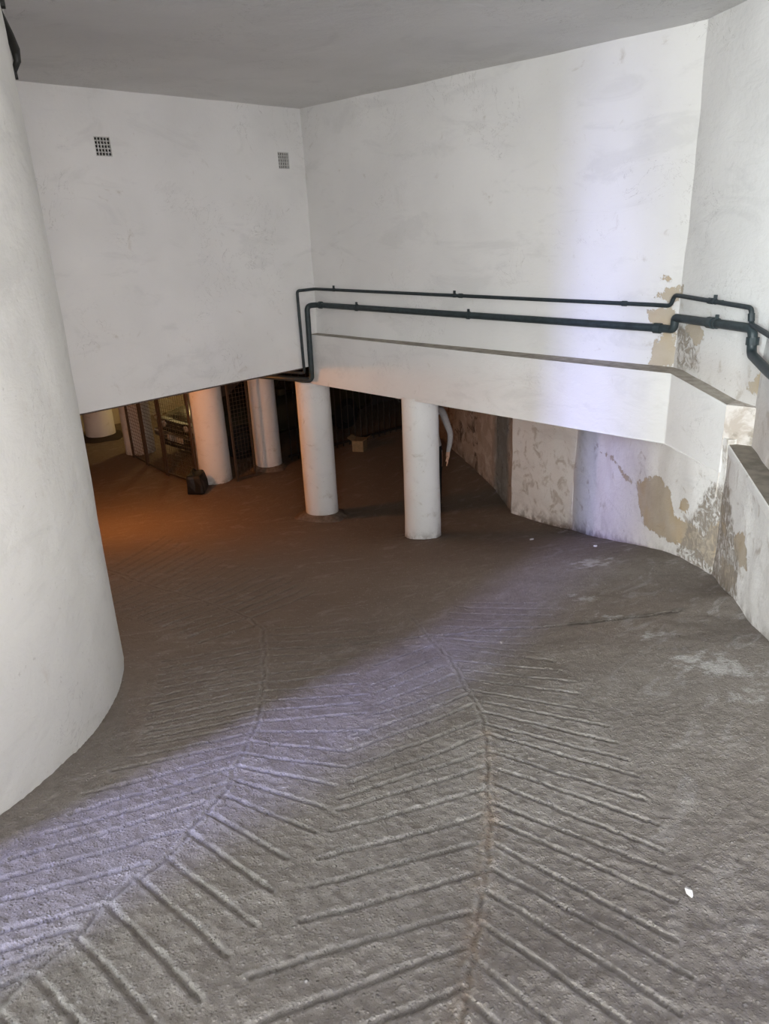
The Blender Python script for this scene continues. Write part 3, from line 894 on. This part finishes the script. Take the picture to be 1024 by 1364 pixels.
# ------------------------------------------------------------------ ventilation grilles
def vent(box, label, nx, nz):
    x0, x1, z0, z1 = box
    w, h = x1 - x0, z1 - z0
    root = thing('wall_vent', ((x0 + x1) / 2, 6.998, z0), label, 'vent', 'vents high on the back wall')
    bm = bmesh.new()
    t = .008
    pitch_x = (w - t) / nx
    pitch_z = (h - t) / nz
    for k in range(nx + 1):
        add_box(bm, (-w / 2 + k * pitch_x, -.002, 0), (-w / 2 + k * pitch_x + t, .016, h))
    from_bm('upright_bar', bm, M_VENT, root)
    bm = bmesh.new()
    for k in range(nz + 1):
        add_box(bm, (-w / 2, -.001, k * pitch_z), (w / 2, .015, k * pitch_z + t))
    from_bm('cross_bar', bm, M_VENT, root)
    bm = bmesh.new()
    add_box(bm, (-w / 2 - .0, .03, -.0), (w / 2, .20, h))
    from_bm('dark_backing', bm, M_HOLE, root)


vent(VENTS[0], 'left cement vent with square holes, high on the back wall', 5, 5)
vent(VENTS[1], 'right cement vent with square holes, high near the corner of two walls', 5, 5)


# ------------------------------------------------------------------ pipes
def pipe_thing(name, label, pts, r, mat, collars, clamps, bend=.06):
    root = thing(name, pts[0], label, 'pipe')
    o0 = Vector(pts[0])
    P = [Vector(p) - o0 for p in pts]
    bm = bmesh.new()
    add_tube(bm, rounded_path(P, bend), r, 14)
    from_bm('pipe_run', bm, mat, root, True)
    for (a, b_) in collars:
        bm = bmesh.new()
        a = Vector(a) - o0
        b_ = Vector(b_) - o0
        add_tube(bm, [a, b_], r * 1.32, 14)
        from_bm('collar', bm, mat, root, False)
    for (c, axis, to_wall) in clamps:
        bm = bmesh.new()
        c = Vector(c) - o0
        ax = Vector(axis).normalized()
        add_tube(bm, [c - ax * .012, c + ax * .012], r * 1.22, 14)
        tw = Vector(to_wall)
        add_tube(bm, [c, c + tw], r * .45, 8)
        up = Vector((0, 0, 1))
        add_box(bm, (c.x - .006, c.y - .012, c.z + r), (c.x + .006, c.y + .012, c.z + r + .03))
        from_bm('clamp', bm, mat, root)
    return root


cdir = Vector((.618, .786, 0))
pA = Vector((5.885, 2.475, 0))


def on_c(s, z):
    return (pA.x - cdir.x * s, pA.y - cdir.y * s, z)


thick_pts = [(5.10, 8.4, -1.64), (5.80, 6.93, -1.72), (5.80, 6.915, -.83), (5.93, 6.90, -.83), (5.93, 2.58, -.865), (5.90, 2.50, -.865), (5.90, 2.50, -.77), on_c(.03, -.77), on_c(.99, -.735), on_c(1.0, -.90), (4.92, 1.475, -.93), (3.57, .705, -.95)]
thick_pts[0] = (5.25, 8.2, -1.66)
pipe_thing('water_pipe', 'thicker dark grey pipe running along the right wall below the thin one', thick_pts, .032, M_PIPE,
           [((5.93, 2.62, -.865), (5.93, 2.68, -.865)), (on_c(.45, -.754), on_c(.52, -.752)), (on_c(.997, -.79), on_c(.999, -.84)), ((5.93, 6.84, -.83), (5.93, 6.80, -.83))],
           [((5.93, 4.6, -.85), (0, 1, 0), (.06, 0, 0)), ((5.93, 6.2, -.836), (0, 1, 0), (.06, 0, 0)), (on_c(.55, -.75), cdir, (.05, -.04, 0))])
thin_pts = [(5.30, 8.1, -1.60), (5.71, 6.955, -1.62), (5.70, 6.955, -.65), (5.96, 6.94, -.65), (5.96, 2.72, -.685), (5.93, 2.56, -.685), (5.92, 2.53, -.60), on_c(.03, -.60), on_c(.94, -.605), on_c(.96, -.71), (5.02, 1.525, -.73), (3.57, .70, -.75)]
pipe_thing('water_pipe', 'thinner dark grey pipe running along the right wall above the thick one', thin_pts, .017, M_PIPE2,
           [((5.96, 2.95, -.683), (5.96, 2.99, -.683)), ((5.96, 4.7, -.668), (5.96, 4.74, -.668)), (on_c(.42, -.602), on_c(.47, -.602)), (on_c(.945, -.64), on_c(.955, -.69))],
           [((5.96, 4.8, -.667), (0, 1, 0), (.03, 0, 0)), ((5.96, 6.6, -.652), (0, 1, 0), (.03, 0, 0)), (on_c(.5, -.602), cdir, (.05, -.04, 0))], .035)

# dark cable stapled high on the big column
ang = math.radians(-21.8)
def on_drum(deg, z, out=.02):
    a = math.radians(deg)
    return (DR[0] + (DR[2] + out) * math.cos(a), DR[1] + (DR[2] + out) * math.sin(a), z)


root = thing('cable', on_drum(-24, .70), 'black twisted cable with a clip, high on the massive left column', 'cable')
base = Vector(on_drum(-24, .70))
bm = bmesh.new()
cp = [on_drum(-34, 1.00, .02), on_drum(-29, .93, .03), on_drum(-26, .885, .035), on_drum(-23.5, .84, .05), on_drum(-22, .80, .06), on_drum(-21.6, .755, .06), on_drum(-22.0, .715, .04), on_drum(-23, .70, .02)]
add_tube(bm, [Vector(p) - base for p in cp], .012, 8, True, [.010, .010, .012, .016, .020, .016, .012, .014])
from_bm('cable_run', bm, M_CABLE, root, True)
bm = bmesh.new()
add_tube(bm, [Vector(on_drum(-26.5, .915, -.01)) - base, Vector(on_drum(-26.5, .915, .06)) - base], .022, 10)
from_bm('clip', bm, M_CABLE, root)
bm = bmesh.new()
add_tube(bm, [Vector(on_drum(-22.3, .695, -.01)) - base, Vector(on_drum(-22.3, .695, .05)) - base], .018, 10)
from_bm('clip', bm, M_CABLE, root)


# ------------------------------------------------------------------ wire mesh fence of the parking cage
def mesh_panel(name, a, b_, z_top, label, group=None, pitch=.062, posts=(True, True), mat=M_MESH):
    a = Vector((a[0], a[1], floor_z(a[0], a[1]) + .03))
    b_ = Vector((b_[0], b_[1], floor_z(b_[0], b_[1]) + .03))
    d = b_ - a
    L_ = math.hypot(d.x, d.y)
    rz = math.atan2(d.y, d.x)
    z0 = min(a.z, b_.z)
    H = z_top - z0
    root = thing(name, (a.x, a.y, z0), label, 'fence', group, rz)
    for x in (0.0, L_ - .032):
        bm = bmesh.new()
        add_box(bm, (x, -.016, -.04), (x + .032, .016, H), .003)
        from_bm('post', bm, mat, root)
    for z in (0.0, H - .03):
        bm = bmesh.new()
        add_box(bm, (.032, -.014, z), (L_ - .032, .014, z + .03), .003)
        from_bm('rail', bm, mat, root)
    bm = bmesh.new()
    k = 1
    x = .032 + pitch
    while x < L_ - .04:
        add_tube(bm, [(x, -.003, .02), (x, -.003, H - .02)], .0030, 4)
        x += pitch
    z = pitch
    while z < H - .03:
        add_tube(bm, [(.03, .004, z), (L_ - .03, .004, z)], .0030, 4)
        z += pitch
    w_ = from_bm('wire_mesh', bm, mat, root)
    w_['kind'] = 'stuff'
    return root


FG = None
mesh_panel('mesh_fence', (5.80, 12.06), (5.72, 11.42), -1.53, 'narrow wire mesh fence panel in front of the reddish column', FG)
mesh_panel('mesh_fence', (5.715, 11.38), (5.625, 10.60), -1.53, 'wire mesh gate panel with a latch, left half of the parked car', FG)
mesh_panel('mesh_fence', (5.62, 10.56), (5.66, 9.72), -1.53, 'wire mesh fence panel in front of the parked car, next to the orange lit column', FG)
mesh_panel('mesh_fence', (6.13, 9.36), (6.50, 9.34), -1.53, 'narrow tall wire mesh panel between two white columns', FG)
# latch on the gate
gate = [o_ for o_ in bpy.data.objects if o_.get('label', '').startswith('wire mesh gate')][0]
bm = bmesh.new()
add_box(bm, (.69, -.03, .92), (.79, -.016, 1.04), .004)
add_tube(bm, [(.74, -.03, .98), (.74, -.055, .98), (.68, -.055, .98)], .008, 8)
from_bm('latch', bm, M_CHROME, gate)

# dark barred railing deeper in the garage
root = thing('bar_railing', (7.35, 9.55, floor_z(7.35, 9.55)), 'dark barred railing in the unlit garage behind the two front columns', 'railing', rotz=math.atan2(-.35, 3.6))
for z in (.06, 1.95):
    bm = bmesh.new()
    add_box(bm, (0, -.02, z), (3.6, .02, z + .04), .004)
    from_bm('rail', bm, M_BAR, root)
bm = bmesh.new()
add_tube(bm, [(0, 0, 0), (0, 0, 2.05)], .010, 8)
bar0 = from_bm('bar', bm, M_BAR, root)
bar0.location = (.05, 0, 0)
for k in range(1, 26):
    c = bar0.copy()
    COL.objects.link(c)
    c.parent = root
    c.location = (.05 + k * .14, 0, 0)

# small brown box by the railing
zb = floor_z(8.55, 9.05)
root = thing('cardboard_box', (8.55, 9.05, zb), 'small brown cardboard box at the foot of the dark railing', 'box', rotz=.5)
bm = bmesh.new()
add_box(bm, (-.13, -.10, .0), (.13, .10, .20), .004)
from_bm('carton', bm, M_CARD, root)
for sy in (-1, 1):
    bm = bmesh.new()
    add_box(bm, (-.13, -.05, -.003), (.13, .05, .003), 0, Matrix.Translation((0, sy * .14, .225)) @ Matrix.Rotation(sy * .5, 4, 'X'))
    from_bm('flap', bm, M_CARD, root)

# black bag by the orange lit column
bx, by = 5.46, 9.42
bm = bmesh.new()
add_box(bm, (-.17, -.13, 0), (.17, .13, .30), .045)
bmesh.ops.subdivide_edges(bm, edges=bm.edges[:], cuts=1, use_grid_fill=True)
for v in bm.verts:
    q = v.co
    f = 1 - .22 * (q.z / .3) ** 2
    v.co = Vector((q.x * f + .012 * math.sin(23 * q.y + 9 * q.z), q.y * f + .012 * math.sin(19 * q.x + 14 * q.z), q.z * (1 + .25 * q.x)))
o = from_bm('black_bag', bm, M_BAG, None, False, (bx, by, floor_z(bx, by) + .004), (0, 0, .75))
tag(o, 'black slumped bag standing on the floor at the orange lit column', 'bag')
bm = bmesh.new()
add_tube(bm, rounded_path([(-.08, .0, .26), (-.07, .03, .34), (.06, .05, .35), (.09, .0, .29)], .03), .012, 8)
from_bm('handle', bm, M_BAG, o, True)

# small pale paper scrap on the ramp
px, py = 1.83, .55
bm = bmesh.new()
pts = [(-.026, -.006), (-.012, .013), (.006, .016), (.024, .006), (.020, -.010), (.002, -.014), (-.016, -.015)]
pts = [(a * .75, b_ * .75) for a, b_ in pts]
hh = [.006, .011, .015, .008, .003, .010, .003]
top = [bm.verts.new((p[0], p[1], h + .004)) for p, h in zip(pts, hh)]
bot = [bm.verts.new((p[0], p[1], h)) for p, h in zip(pts, hh)]
ct = bm.verts.new((0, 0, .019))
cb = bm.verts.new((0, 0, .014))
for i in range(7):
    j = (i + 1) % 7
    bm.faces.new((top[i], top[j], ct))
    bm.faces.new((bot[j], bot[i], cb))
    bm.faces.new((top[i], bot[i], bot[j], top[j]))
o = from_bm('paper_scrap', bm, M_PAPER, None, False, (px, py, floor_z(px, py) + .001), (0, 0, .6))
tag(o, 'small crumpled white paper scrap lying on the bare concrete right of the grooves', 'litter')


def chip(x, y, s, label, seed):
    rr = random.Random(seed)
    bm_ = bmesh.new()
    n = 6
    pp = [(math.cos(2 * math.pi * k / n) * s * rr.uniform(.6, 1.1), math.sin(2 * math.pi * k / n) * s * rr.uniform(.5, .9)) for k in range(n)]
    t_ = [bm_.verts.new((a, b2, s * rr.uniform(.3, .6))) for a, b2 in pp]
    b3 = [bm_.verts.new((a * 1.1, b2 * 1.1, 0)) for a, b2 in pp]
    bm_.faces.new(t_)
    bm_.faces.new(b3[::-1])
    for i in range(n):
        j = (i + 1) % n
        bm_.faces.new((b3[i], b3[j], t_[j], t_[i]))
    o_ = from_bm('plaster_chip', bm_, M_PAPER, None, False, (x, y, floor_z(x, y) + .001))
    return tag(o_, label, 'litter', 'fallen plaster chips')


chip(2.25, .38, .012, 'tiny white plaster chip on the ramp, up from the paper scrap', 3)
chip(6.35, 4.05, .03, 'white plaster chip on the dark floor between the nearest column and the lower wall', 4)
chip(5.9, 3.05, .022, 'small white plaster chip at the lit floor in front of the lower wall', 5)

# ------------------------------------------------------------------ the parked car behind the fence
def build_car():
    x0, yc = 6.20, 11.12
    zg = floor_z(6.9, yc)
    root = thing('car', (x0, yc, zg + .0), 'dark grey green car parked nose out behind the wire mesh fence', 'car')
    # profile along the length: (x from the nose, half width, z bottom, z shoulder, z top)
    st = [(.00, .60, .34, .50, .56), (.05, .74, .24, .58, .68), (.20, .82, .20, .66, .76), (.60, .85, .20, .72, .86), (1.10, .86, .20, .76, .94), (1.45, .86, .20, .80, .98),
          (3.25, .86, .20, .84, 1.00), (3.75, .85, .22, .84, 1.02), (3.98, .80, .26, .80, .96), (4.05, .70, .34, .72, .86)]
    bm = bmesh.new()
    rings = []
    for (x, hw, zb_, zs, zt) in st:
        sec = [(-hw * .92, zb_), (-hw, zb_ + .12), (-hw, zs - .08), (-hw * .965, zs), (-hw * .80, zs + (zt - zs) * .72), (-hw * .45, zt - .008), (0, zt), (hw * .45, zt - .008), (hw * .80, zs + (zt - zs) * .72), (hw * .965, zs), (hw, zs - .08), (hw, zb_ + .12), (hw * .92, zb_)]
        rings.append([bm.verts.new((x, y, z)) for y, z in sec])
    for i in range(len(rings) - 1):
        for k in range(12):
            bm.faces.new((rings[i][k], rings[i][k + 1], rings[i + 1][k + 1], rings[i + 1][k]))
        bm.faces.new((rings[i][12], rings[i][0], rings[i + 1][0], rings[i + 1][12]))
    bm.faces.new(rings[0])
    bm.faces.new(rings[-1][::-1])
    body = from_bm('body', bm, M_CARPAINT, root, True)
    sub = body.modifiers.new('round', 'SUBSURF')
    sub.levels = sub.render_levels = 1
    # cabin
    def frustum(bm_, lo, hi, zl, zh):
        a = [bm_.verts.new((*p, zl)) for p in lo]
        b2 = [bm_.verts.new((*p, zh)) for p in hi]
        n = len(lo)
        bm_.faces.new(a[::-1])
        bm_.faces.new(b2)
        for i in range(n):
            j = (i + 1) % n
            bm_.faces.new((a[i], a[j], b2[j], b2[i]))
    bm = bmesh.new()
    frustum(bm, [(1.20, -.72), (1.20, .72), (3.70, .74), (3.70, -.74)], [(1.95, -.56), (1.95, .56), (3.25, .57), (3.25, -.57)], .93, 1.40)
    bmesh.ops.bevel(bm, geom=bm.edges[:], offset=.06, segments=3, affect='EDGES')
    from_bm('cabin_roof', bm, M_CARPAINT, root, True)
    def quad(name, pts, mat, th=.012):
        bm_ = bmesh.new()
        P = [Vector(p) for p in pts]
        nn = (P[1] - P[0]).cross(P[2] - P[0]).normalized()
        a = [bm_.verts.new(p + nn * th) for p in P]
        b2 = [bm_.verts.new(p - nn * th) for p in P]
        n = len(P)
        bm_.faces.new(a)
        bm_.faces.new(b2[::-1])
        for i in range(n):
            j = (i + 1) % n
            bm_.faces.new((a[i], b2[i], b2[j], a[j]))
        return from_bm(name, bm_, mat, root)
    quad('windshield', [(1.235, -.62, .965), (1.235, .62, .965), (1.92, .50, 1.375), (1.92, -.50, 1.375)], M_GLASS)
    for s in (-1, 1):
        quad('side_window', [(1.55, s * .705, .98), (2.45, s * .715, .98), (2.45, s * .60, 1.34), (2.05, s * .60, 1.34)], M_GLASS)
        quad('side_window', [(2.52, s * .715, .98), (3.40, s * .72, .98), (3.20, s * .60, 1.34), (2.52, s * .60, 1.34)], M_GLASS)
        # headlight: bezel, two round lamps
        bm = bmesh.new()
        add_box(bm, (-.01, s * .42 - .17, .55), (.13, s * .42 + .20 if s > 0 else s * .42 + .17, .70), .03)
        h = from_bm('headlight', bm, M_BLACKPL, root)
        for dy in (-.075, .085):
            bm = bmesh.new()
            add_tube(bm, [(-.045, s * .43 + dy, .625), (.05, s * .43 + dy, .625)], .058, 16, True, [.050, .060])
            from_bm('lamp', bm, M_LENS, h, True)
        bm = bmesh.new()
        add_tube(bm, [(.05, s * .73, .66), (.20, s * .83, .68)], .035, 10)
        from_bm('indicator', bm, M_LENS, root, True)
        bm = bmesh.new()
        add_box(bm, (1.50, s * .86, .98), (1.66, s * 1.02, 1.10), .03)
        from_bm('wing_mirror', bm, M_CARPAINT, root, True)
        for wx in (.75, 3.20):
            bm = bmesh.new()
            add_tube(bm, [(wx, s * .68, .305), (wx, s * .70, .305), (wx, s * .85, .305), (wx, s * .87, .305)], .30, 28, True, [.27, .305, .305, .27])
            w = from_bm('wheel', bm, M_TYRE, root, True)
            bm = bmesh.new()
            add_tube(bm, [(wx, s * .84, .305), (wx, s * .878, .305)], .19, 20, True, [.19, .17])
            from_bm('rim', bm, M_RIM, w)
    bm = bmesh.new()
    add_box(bm, (-.035, -.72, .36), (.10, .72, .50), .03)
    from_bm('bumper', bm, M_CARPAINT, root, True)
    bm = bmesh.new()
    add_box(bm, (-.046, -.70, .46), (-.02, .70, .492), .006)
    from_bm('bumper_trim', bm, M_CHROME, root)
    bm = bmesh.new()
    add_box(bm, (-.02, -.52, .23), (.10, .52, .35), .01)
    from_bm('air_intake', bm, M_BLACKPL, root)
    bm = bmesh.new()
    add_box(bm, (-.012, -.24, .545), (.10, .24, .69), .01)
    gr = from_bm('grille', bm, M_BLACKPL, root)
    for k in range(4):
        bm = bmesh.new()
        add_box(bm, (-.022, -.22, .56 + k * .035), (-.008, .22, .568 + k * .035))
        from_bm('slat', bm, M_CHROME, gr)
    bm = bmesh.new()
    add_box(bm, (-.056, -.26, .355), (-.045, .26, .455), .004)
    from_bm('number_plate', bm, M_PLATE, root)
    return root


build_car()

# ------------------------------------------------------------------ person half hidden behind the nearest column
def build_person():
    X0, Y0 = PERSON
    zf = floor_z(X0, Y0)
    face = math.atan2(-Y0 + 1.0, -X0 + .5)     # looks up the ramp
    root = thing('person', (X0, Y0, zf), 'person in pale grey top and black trousers standing mostly hidden behind the nearest column', 'person', None, face + math.pi / 2)
    # local axes: the person faces -y, its left is +x
    J = {}
    R = {}
    E = []

    def j(n, co, r, par=None):
        J[n] = Vector(co)
        R[n] = r if isinstance(r, tuple) else (r, r)
        if par:
            E.append((par, n))
    j('pelvis', (0, .01, .94), (.150, .115))
    j('waist', (0, .005, 1.08), (.135, .100), 'pelvis')
    j('chest', (0, .0, 1.25), (.160, .112), 'waist')
    j('upper', (0, .01, 1.39), (.130, .095), 'chest')
    j('neck', (0, .01, 1.475), .054, 'upper')
    j('throat', (0, .0, 1.53), .056, 'neck')
    j('head1', (0, -.012, 1.585), (.070, .082), 'throat')
    j('head2', (0, -.005, 1.65), (.076, .095), 'head1')
    j('head3', (0, .0, 1.70), (.062, .078), 'head2')
    for s, n in ((1, 'l'), (-1, 'r')):
        bend = .05 if s > 0 else .02
        j('sh' + n, (s * .175, .01, 1.405), .062, 'upper')
        j('ua' + n, (s * .225, .02, 1.26), .050, 'sh' + n)
        j('el' + n, (s * (.255 + bend * .6), .045, 1.08), .043, 'ua' + n)
        j('fa' + n, (s * (.262 + bend * .3), .015, .95), .037, 'el' + n)
        j('wr' + n, (s * .250, -.02, .83), .027, 'fa' + n)
        j('pa' + n, (s * .248, -.03, .765), (.022, .034), 'wr' + n)
        for q, (dy, ln) in enumerate(((-.030, .072), (-.011, .082), (.010, .076), (.029, .060))):
            b0 = Vector((s * .247, -.032 + dy, .735))
            j('f%d0' % q + n, b0, .0095, 'pa' + n)
            j('f%d1' % q + n, b0 + Vector((-s * .004, -.004, -ln * .55)), .0088, 'f%d0' % q + n)
            j('f%d2' % q + n, b0 + Vector((-s * .016, -.010, -ln)), .0078, 'f%d1' % q + n)
        j('t0' + n, (s * .240, -.062, .785), .0105, 'pa' + n)
        j('t1' + n, (s * .232, -.085, .755), .0100, 't0' + n)
        j('t2' + n, (s * .226, -.092, .725), .0085, 't1' + n)
        j('hip' + n, (s * .095, .01, .86), .098, 'pelvis')
        j('th' + n, (s * .10, .0, .66), .082, 'hip' + n)
        j('kn' + n, (s * .105, -.01, .48), .060, 'th' + n)
        j('ca' + n, (s * .108, .012, .33), .056, 'kn' + n)
        j('an' + n, (s * .11, .02, .10), .042, 'ca' + n)
    names = list(J)
    me_ = bpy.data.meshes.new('body')
    me_.from_pydata([J[k] for k in names], [(names.index(a), names.index(b_)) for a, b_ in E], [])
    tmp = bpy.data.objects.new('body', me_)
    COL.objects.link(tmp)
    md = tmp.modifiers.new('skin', 'SKIN')
    md.use_smooth_shade = True
    for i, k in enumerate(names):
        sv = me_.skin_vertices[0].data[i]
        sv.radius = R[k]
        sv.use_root = (k == 'pelvis')
    sb = tmp.modifiers.new('sub', 'SUBSURF')
    sb.levels = sb.render_levels = 2
    dg = bpy.context.evaluated_depsgraph_get()
    final = bpy.data.meshes.new_from_object(tmp.evaluated_get(dg))
    bpy.data.objects.remove(tmp)
    final.name = 'body'
    cut = bmesh.new()
    cut.from_mesh(final)
    for zc in (.93, .845, 1.475):
        bmesh.ops.bisect_plane(cut, geom=cut.verts[:] + cut.edges[:] + cut.faces[:], plane_co=(0, 0, zc), plane_no=(0, 0, 1))
    cut.to_mesh(final)
    cut.free()
    for mt in (M_SKIN, M_SHIRT, M_TROUSER):
        final.materials.append(mt)
    for p in final.polygons:
        c = p.center
        arm = abs(c.x) > .17
        if c.z > 1.475 or (arm and c.z < .845):
            k = 0
        elif c.z < .93 and not arm:
            k = 2
        else:
            k = 1
        p.material_index = k
        p.use_smooth = True
    link('body', final, root)
    # hair, face, shoes
    bm = bmesh.new()
    bmesh.ops.create_icosphere(bm, subdivisions=3, radius=1.0)
    bmesh.ops.delete(bm, geom=[v for v in bm.verts if v.co.z < -.15 - .5 * v.co.y and v.co.y < .5 or v.co.z < -.75], context='VERTS')
    for v in bm.verts:
        v.co = Vector((v.co.x * .088, v.co.y * .108 + .008, v.co.z * .10 + 1.675))
    bm2 = from_bm('hair', bm, M_HAIR, root, True)
    sol = bm2.modifiers.new('thick', 'SOLIDIFY')
    sol.thickness = .012
    for s in (-1, 1):
        bm = bmesh.new()
        bmesh.ops.create_uvsphere(bm, u_segments=12, v_segments=8, radius=.011)
        from_bm('eye', bm, M_EYE, root, True, (s * .031, -.092, 1.652))
        bm = bmesh.new()
        bmesh.ops.create_uvsphere(bm, u_segments=12, v_segments=8, radius=1)
        for v in bm.verts:
            v.co = Vector((v.co.x * .009, v.co.y * .018, v.co.z * .030))
        from_bm('ear', bm, M_SKIN, root, True, (s * .077, .0, 1.64))
        bm = bmesh.new()
        add_tube(bm, [(0, .09, .045), (0, .05, .05), (0, -.04, .045), (0, -.12, .034), (0, -.165, .028)], .045, 12, True, [.030, .046, .045, .042, .022])
        for v in bm.verts:
            v.co.z = max(v.co.z, .002)
        from_bm('shoe', bm, M_SHOE, root, True, (s * .11, .0, 0))
    bm = bmesh.new()
    add_tube(bm, [(0, -.088, 1.655), (0, -.104, 1.63), (0, -.112, 1.612), (0, -.094, 1.602)], .01, 8, True, [.007, .010, .014, .009])
    from_bm('nose', bm, M_SKIN, root, True)
    bm = bmesh.new()
    add_tube(bm, [(-.022, -.080, 1.577), (0, -.090, 1.577), (.022, -.080, 1.577)], .005, 8)
    from_bm('mouth', bm, M_RUST, root, True)
    return root


build_person()
